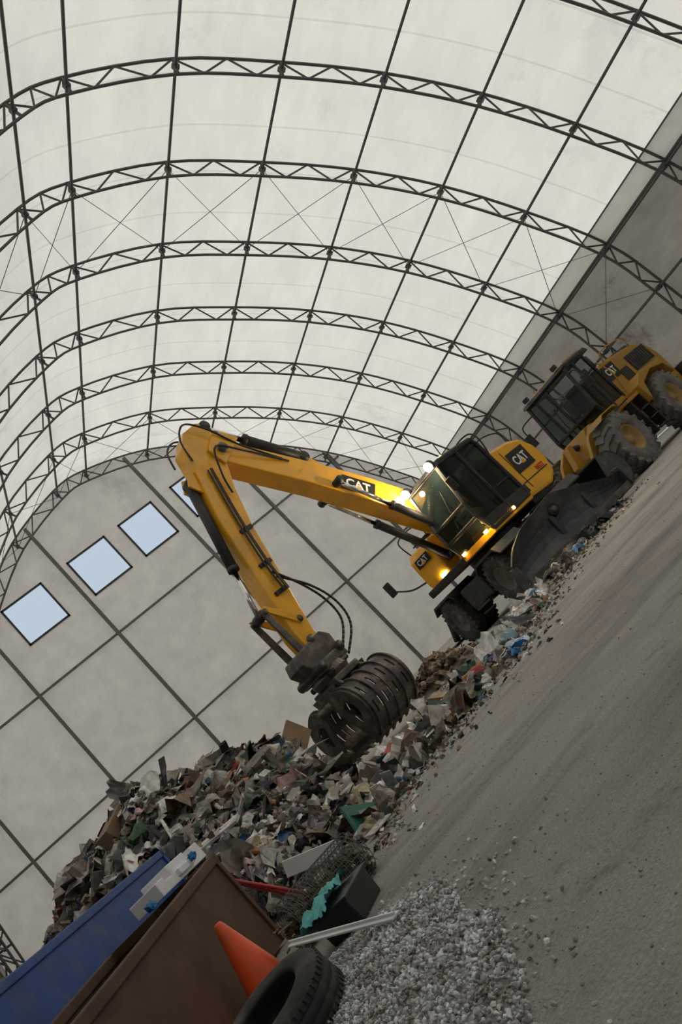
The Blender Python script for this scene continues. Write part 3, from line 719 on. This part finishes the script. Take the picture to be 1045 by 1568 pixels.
for sg in (-1,1):
    b.prism([(-2.35,1.2),(-2.2,1.55),(-1.5,1.66),(-.75,1.5),(-.45,1.05),(-.4,1.55),(-.9,1.78),(-2.3,1.72)],sg*.72,sg*1.28,'shaded_yellow',.02)
    b.box((-.15,sg*.95,1.42),(1.0,.4,.08),'shaded_yellow',bev=.02)
    for z in (.45,.75,1.05): b.box((-.1,sg*1.08,z),(.5,.2,.04),'black')
    b.box((-.4,sg*1.0,.9),(.06,.25,1.0),'black'); b.box((.2,sg*1.0,.9),(.06,.25,1.0),'black')
    b.path([(-.45,sg*.9,1.6),(-.5,sg*1.0,2.2),(-.5,sg*.9,2.7)],.02,'shaded_yellow',6)
    b.path([(-1.0,sg*.8,2.6),(-1.1,sg*.9,2.85),(-2.4,sg*.9,2.8),(-2.5,sg*.8,2.5)],.02,'shaded_yellow',6)
badge(b,Matrix.Translation((-.98,.755,2.30))@SIDE,.27,1.6)
b.obj('rear_frame_hood',ld)
b=B(Ml)
lp=[(.62,1.45),(.78,1.9),(.58,3.1),(-.5,3.1),(-.5,1.5)]
for y in (-.76,.76):
    for i in range(5):
        a,c_=lp[i],lp[(i+1)%5]; b.tube((a[0],y,a[1]),(c_[0],y,c_[1]),.05,'black',6)
    b.tube((.15,y,1.5),(.12,y,3.1),.045,'black',6)
    b.add([(q[0],y,q[1]) for q in lp],[(0,1,2,3,4)],'glass')
for a in lp: b.tube((a[0],-.76,a[1]),(a[0],.76,a[1]),.045,'black',6)
b.tube((.80,0,1.9),(.60,0,3.1),.02,'black',6)
for i in (0,1): 
    a,c_=lp[i],lp[(i+1)%5]; b.add([(a[0],-.76,a[1]),(c_[0],-.76,c_[1]),(c_[0],.76,c_[1]),(a[0],.76,a[1])],[(0,1,2,3)],'glass')
b.box((-.49,0,1.85),(.04,1.5,.75),'shaded_yellow')
b.prism([(.72,3.1),(.62,3.2),(-.75,3.24),(-.9,3.1)],-.84,.84,'black',.04)
b.prism([(.3,3.2),(.2,3.27),(-.75,3.3),(-.88,3.2)],-.66,.66,'shaded_yellow',.01)
b.prism([(.62,1.3),(.68,1.65),(-.5,1.65),(-.5,1.3)],-.78,.78,'shaded_yellow',.02)
b.box((.0,0,1.9),(.5,.5,.15),'seat',bev=.04); b.box((-.28,0,2.3),(.14,.5,.8),'seat',bev=.05)
b.tube((.38,0,2.1),(.42,0,2.15),.2,'black',18); b.tube((.5,0,1.6),(.4,0,2.1),.04,'black',8)
for sg in (-1,1):
    b.path([(.6,sg*.8,2.9),(.85,sg*1.1,2.85),(.88,sg*1.15,2.6)],.02,'black',6); b.box((.88,sg*1.17,2.45),(.06,.2,.36),'black',bev=.02)
    b.box((.6,sg*.6,3.28),(.1,.16,.12),'black',bev=.02)
b.obj('cab',ld)
b=B(Ml)
b.prism([(.3,.55),(.2,1.2),(.6,1.4),(1.0,1.7),(1.35,1.7),(1.75,1.1),(1.85,.6),(1.4,.45)],-.38,.38,'shaded_yellow',.04)
b.box((0,0,.85),(.6,.3,.5),'black',bev=.03)
for sg in (-1,1):
    b.prism([(1.05,1.62),(1.3,1.68),(1.85,1.4),(2.6,.72),(2.75,.35),(2.55,.3),(2.2,.55),(1.7,1.05),(1.1,1.42)],sg*.52-.05,sg*.52+.05,'shaded_yellow',.02)
    b.tube((1.3,sg*.3,.95),(2.1,sg*.42,1.0),.07,'black',10)
    b.prism([(.95,1.48),(1.2,1.58),(1.8,1.58),(2.05,1.48),(1.8,1.61),(1.2,1.61)],sg*.80,sg*1.26,'shaded_yellow')
b.prism([(1.75,1.65),(1.95,1.65),(2.25,1.1),(2.1,.6),(1.85,.9)],-.08,.08,'shaded_yellow',.02)
b.tube((1.2,0,1.4),(1.85,0,1.55),.08,'black',10); b.tube((2.15,-.55,.9),(2.15,.55,.9),.1,'shaded_yellow',12)
b.tube((2.2,0,.8),(2.7,0,.75),.06,'steel',10)
b.obj('front_frame_arms',ld)
b=B(Ml)
po=[(3.45,1.02)]
for i in range(15):
    a=math.radians(75+ (285-75)*i/14); po.append((3.2+.46*math.cos(a),.52+.46*math.sin(a)))
po.append((3.95,.05))
for i in range(len(po)-1):
    q0,q1=Vector(po[i]),Vector(po[i+1]); t_=(q1-q0).normalized(); nn_=Vector((-t_.y,t_.x))*.04
    b.prism([q0,q1,q1+nn_,q0+nn_],-1.38,1.38,'blade')
for y in (-1.38,1.34): b.prism(po,y,y+.04,'blade',.0)
b.box((3.95,0,.05),(.2,2.8,.05),'steel',bev=.01)
b.obj('bucket',ld)

# ------------------------------------------------------------ foreground things
M['cone']=mat('orange_cone_plastic',(.85,.10,.02),.5,0,.1,8,dirt=(.3,.10,.05),dirt_amt=.5,dscale=6)
b=B(Matrix.Translation((.50,5.7,0)))
b.lathe([(.03,.135),(.05,.128),(.445,.028),(.455,.02),(.455,.001)],'cone',(0,0,0),(0,0,1),40)
b.box((0,0,.018),(.31,.31,.036),'cone',bev=.012)
b.obj('traffic_cone')
b=B(Matrix.Translation((.285,3.95,.12))@Matrix.Rotation(math.radians(9),4,'X')@Matrix.Rotation(math.radians(-8),4,'Y')@Matrix.Scale(.82,4))
b.lathe([(-.09,.20),(-.105,.22),(-.11,.27),(-.10,.315),(-.08,.335),(-.055,.342),(-.05,.328),(-.045,.343),(-.01,.345),(-.005,.331),(0,.345),(.04,.343),(.045,.328),(.05,.342),(.08,.335),(.10,.315),(.11,.27),(.105,.22),(.09,.20),(.07,.23),(0,.315),(-.07,.23),(-.09,.20)],'rubber',(0,0,0),(0,0,1),64)
for i in range(56):
    a=2*math.pi*i/56
    for h in (-.068,.068):
        b.box((0,0,0),(.012,.022,.03),'rubber',X=Matrix.Rotation(a+(.05 if h>0 else 0),4,'Z')@Matrix.Translation((.339,0,h)))
b.obj('car_tyre')
M['brown']=mat('rusty_brown_paint',(.085,.040,.022),.7,0,.15,3,dirt=(.16,.09,.055),dirt_amt=.6,dscale=2.5,bump=.15,bscale=12)
M['blue']=mat('blue_paint',(.012,.075,.30),.5,0,.12,4,dirt=(.10,.13,.18),dirt_amt=.5,dscale=5)
def skip(name,corner,L,Wd,hz,m,tilt,fill,deep,dark):
    e=Vector((-.51,-.86,0)).normalized(); nrm=Vector((-.86,.51,0)).normalized()
    T=Matrix((e,nrm,Vector((0,0,1)))).transposed().to_4x4(); T.translation=corner
    b=B(T)
    def top(x): return hz-tilt*x
    t=.04
    for (y0,y1) in ((0,t),(Wd-t,Wd)): b.prism([(0,.02),(L,.02),(L,top(L)),(0,top(0))],y0,y1,m)
    b.prism([(0,.02),(t,.02),(t,top(0)),(0,top(0))],t,Wd-t,m); b.prism([(L-t,.02),(L,.02),(L,top(L)),(L-t,top(L))],t,Wd-t,m)
    b.prism([(t,.02),(L-t,.02),(L-t,.08),(t,.08)],t,Wd-t,m)
    for y in (-.02,Wd-.06): b.prism([(-.02,top(0)-.05),(L+.02,top(L)-.05),(L+.02,top(L)+.015),(-.02,top(0)+.015)],y,y+.08,m,.008)
    b.prism([(-.03,top(0)-.05),(.05,top(0)-.05),(.05,top(0)+.015),(-.03,top(0)+.015)],-.02,Wd+.02,m,.008)
    b.prism([(-.015,.02),(.035,.02),(.035,top(0)),(-.015,top(0))],-.018,.02,m,.004)
    o=b.obj(name)
    dd=Deb()
    for _ in range(fill):
        x=rng.uniform(.15,L-.15);y=rng.uniform(.15,Wd-.15)
        P=T@Vector((x,y,top(x)-deep-rng.uniform(0,.15)))
        dd.piece(tuple(P),rng.uniform(.05,.10),col=(np.array([.06,.055,.05])*rng.uniform(.4,2.) if dark else None))
    c_=dd.obj(name+'_load',dm); c_.parent=o
    return o
skip('brown_waste_skip',(.84,6.7,0),3.3,1.0,.73,'brown',.042,260,.22,True)
skip('blue_waste_skip',(.88,9.6,0),4.2,1.3,1.10,'blue',0.,240,.16,False)
M['foam']=mat('white_foam',(.86,.87,.88),.8,0,.05,8,bump=.2,bscale=60)
e=Vector((-.51,-.86,0)).normalized(); T=Matrix((e,Vector((-.86,.51,0)).normalized(),Vector((0,0,1)))).transposed().to_4x4(); T.translation=(.59,7.0,.835)
b=B(T)
b.prism([(-.40,-.07),(.48,-.07),(.48,.03),(.34,.03),(.34,.0),(.22,.0),(.22,.07),(-.12,.07),(-.12,.02),(-.25,.02),(-.25,.06),(-.40,.06)],-.12,.12,'foam',.008)
b.box((0,-.12,-.02),(.3,.06,.05),'foam',bev=.01)
b.obj('foam_packaging')
dd=Deb()
for c_ in ((.34,6.42,.78),(.78,6.98,.83)): 
    for _ in range(3): dd.piece((c_[0]+rng.uniform(-.02,.02),c_[1]+rng.uniform(-.03,.03),c_[2]),.04,col=(.02,.22,.6),kind=0)
dd.obj('blue_gloves',dm)
M['redp']=mat('red_plastic_pipe',(.45,.03,.03),.4)
b=B(); b.tube((1.12,6.85,.13),(.82,7.2,.62),.017,'redp',10); b.tube((1.16,6.75,.10),(.86,7.05,.55),.014,'redp',10); b.obj('red_pipes')
M['whiteb']=mat('white_pvc',(.80,.81,.82),.45,0,.05,5)
b=B(); 
p0=Vector((.60,4.7,.20));p1=Vector((.89,4.0,.05)); dr=(p1-p0); q=dr.to_track_quat('X','Z').to_matrix().to_4x4()
b.box(tuple((p0+p1)/2),(dr.length,.055,.010),'whiteb',rot=q,bev=.003)
b.box(tuple((p0+p1)/2+Vector((0,0,.010))),(dr.length,.010,.016),'whiteb',rot=q,bev=.003); b.obj('pvc_trim_board')
M['tub']=mat('dark_green_tub',(.008,.018,.017),.4); 
T=Matrix.Translation((.97,5.02,.0))@Matrix.Rotation(math.radians(52),4,'Z')
b=B(T)
b.prism([(-.18,0),(.18,0),(.21,.15),(-.21,.15)],-.11,.11,'tub',.012)
b.box((0,0,.15),(.45,.26,.02),'tub',bev=.006); b.obj('storage_tub')
M['teal']=mat('teal_cloth_fabric',(.12,.42,.42),.8,0,.2,8)
vs=[];fs=[];nn1,nn2=34,20
for j in range(nn2):
    for i in range(nn1):
        u=i/(nn1-1)-.5;v=j/(nn2-1)-.5
        z=.205+.035*noise.noise(Vector((u*7,v*5,3)))+.022*noise.noise(Vector((u*16,v*12,1)))-.20*max(0,abs(u)-.36)-.25*max(0,v-.25)
        vs.append((u*.50+.02*noise.noise(Vector((v*8,u*5,0))),.06+v*.22*(1+.15*noise.noise(Vector((u*4,2,0)))),z))
for j in range(nn2-1):
    for i in range(nn1-1): fs.append((j*nn1+i,j*nn1+i+1,(j+1)*nn1+i+1,(j+1)*nn1+i))
b=B(T@Matrix.Translation((-.03,.02,0))); b.add(vs,fs,'teal',True); b.obj('teal_cloth')
M['wire']=mat('wire_mesh_steel',(.13,.14,.12),.6,.3)
a=Vector((.78,5.62,.15));c_=Vector((1.36,5.78,.15)); ax=(c_-a).normalized(); q=ax.to_track_quat('Z','Y').to_matrix()
b=B()
for Rr in (.145,.11):
    for i in range(22):
        an=2*math.pi*i/22; o_=q@Vector((math.cos(an)*Rr,math.sin(an)*Rr,0)); b.tube(a+o_,c_+o_,.0022,'wire',4)
    for k_ in range(20):
        cc=a.lerp(c_,k_/19)
        for i in range(20):
            a0=2*math.pi*i/20;a1=2*math.pi*(i+1)/20
            b.tube(cc+q@Vector((math.cos(a0)*Rr,math.sin(a0)*Rr,0)),cc+q@Vector((math.cos(a1)*Rr,math.sin(a1)*Rr,0)),.0022,'wire',4,cap=False)
wr=b.obj('wire_mesh_roll')
dd=Deb()
for _ in range(420):
    t=rng.random(); P=a.lerp(c_,t); dd.piece((P.x+rng.normal(0,.05),P.y+rng.normal(0,.05),P.z+rng.uniform(-.12,.05)),.028,col=np.array([.14,.14,.07])*rng.uniform(.4,1.5),kind=rng.choice([0,1,2]))
dd.obj('dry_grass',dm,wr)
M['greenb']=mat('green_board_paint',(.03,.16,.10),.5,0,.1,4)
b=B(); vv=[Vector((1.92,7.50,.30)),Vector((2.27,7.62,.06)),Vector((1.84,7.35,.05))]; off=Vector((-.01,.02,.01))
b.add([tuple(q) for q in vv]+[tuple(q+off) for q in vv],[(0,1,2),(5,4,3),(0,3,4,1),(1,4,5,2),(2,5,3,0)],'greenb'); b.obj('green_board')
b=B(); p0=Vector((1.13,6.55,.33));p1=Vector((1.43,6.42,.20)); dr=p1-p0; q=dr.to_track_quat('X','Z').to_matrix().to_4x4()
b.box(tuple((p0+p1)/2),(dr.length*1.1,.02,.11),'whiteb',rot=q,bev=.004); b.obj('white_board')
dd=Deb()
for _ in range(7): dd.piece((4.70+rng.normal(0,.07),8.6+rng.normal(0,.05),.06+rng.uniform(0,.05)),rng.uniform(.06,.11),col=(.04,.22,.55) if rng.random()<.5 else (.65,.72,.8),kind=4)
dd.obj('blue_plastic_bag',dm)
M['card']=mat('cardboard',(.30,.20,.12),.8,0,.15,5)
b=B(); b.box((3.7,13.9,1.05),(.6,.05,.42),'card',rot=Matrix.Rotation(.3,4,'Z')@Matrix.Rotation(-.5,4,'Y'),bev=.005)
b.box((1.0,13.0,1.80),(.45,.36,.34),'card',rot=Matrix.Rotation(.5,4,'Z')@Matrix.Rotation(-.4,4,'Y'),bev=.01); b.obj('cardboard_box')
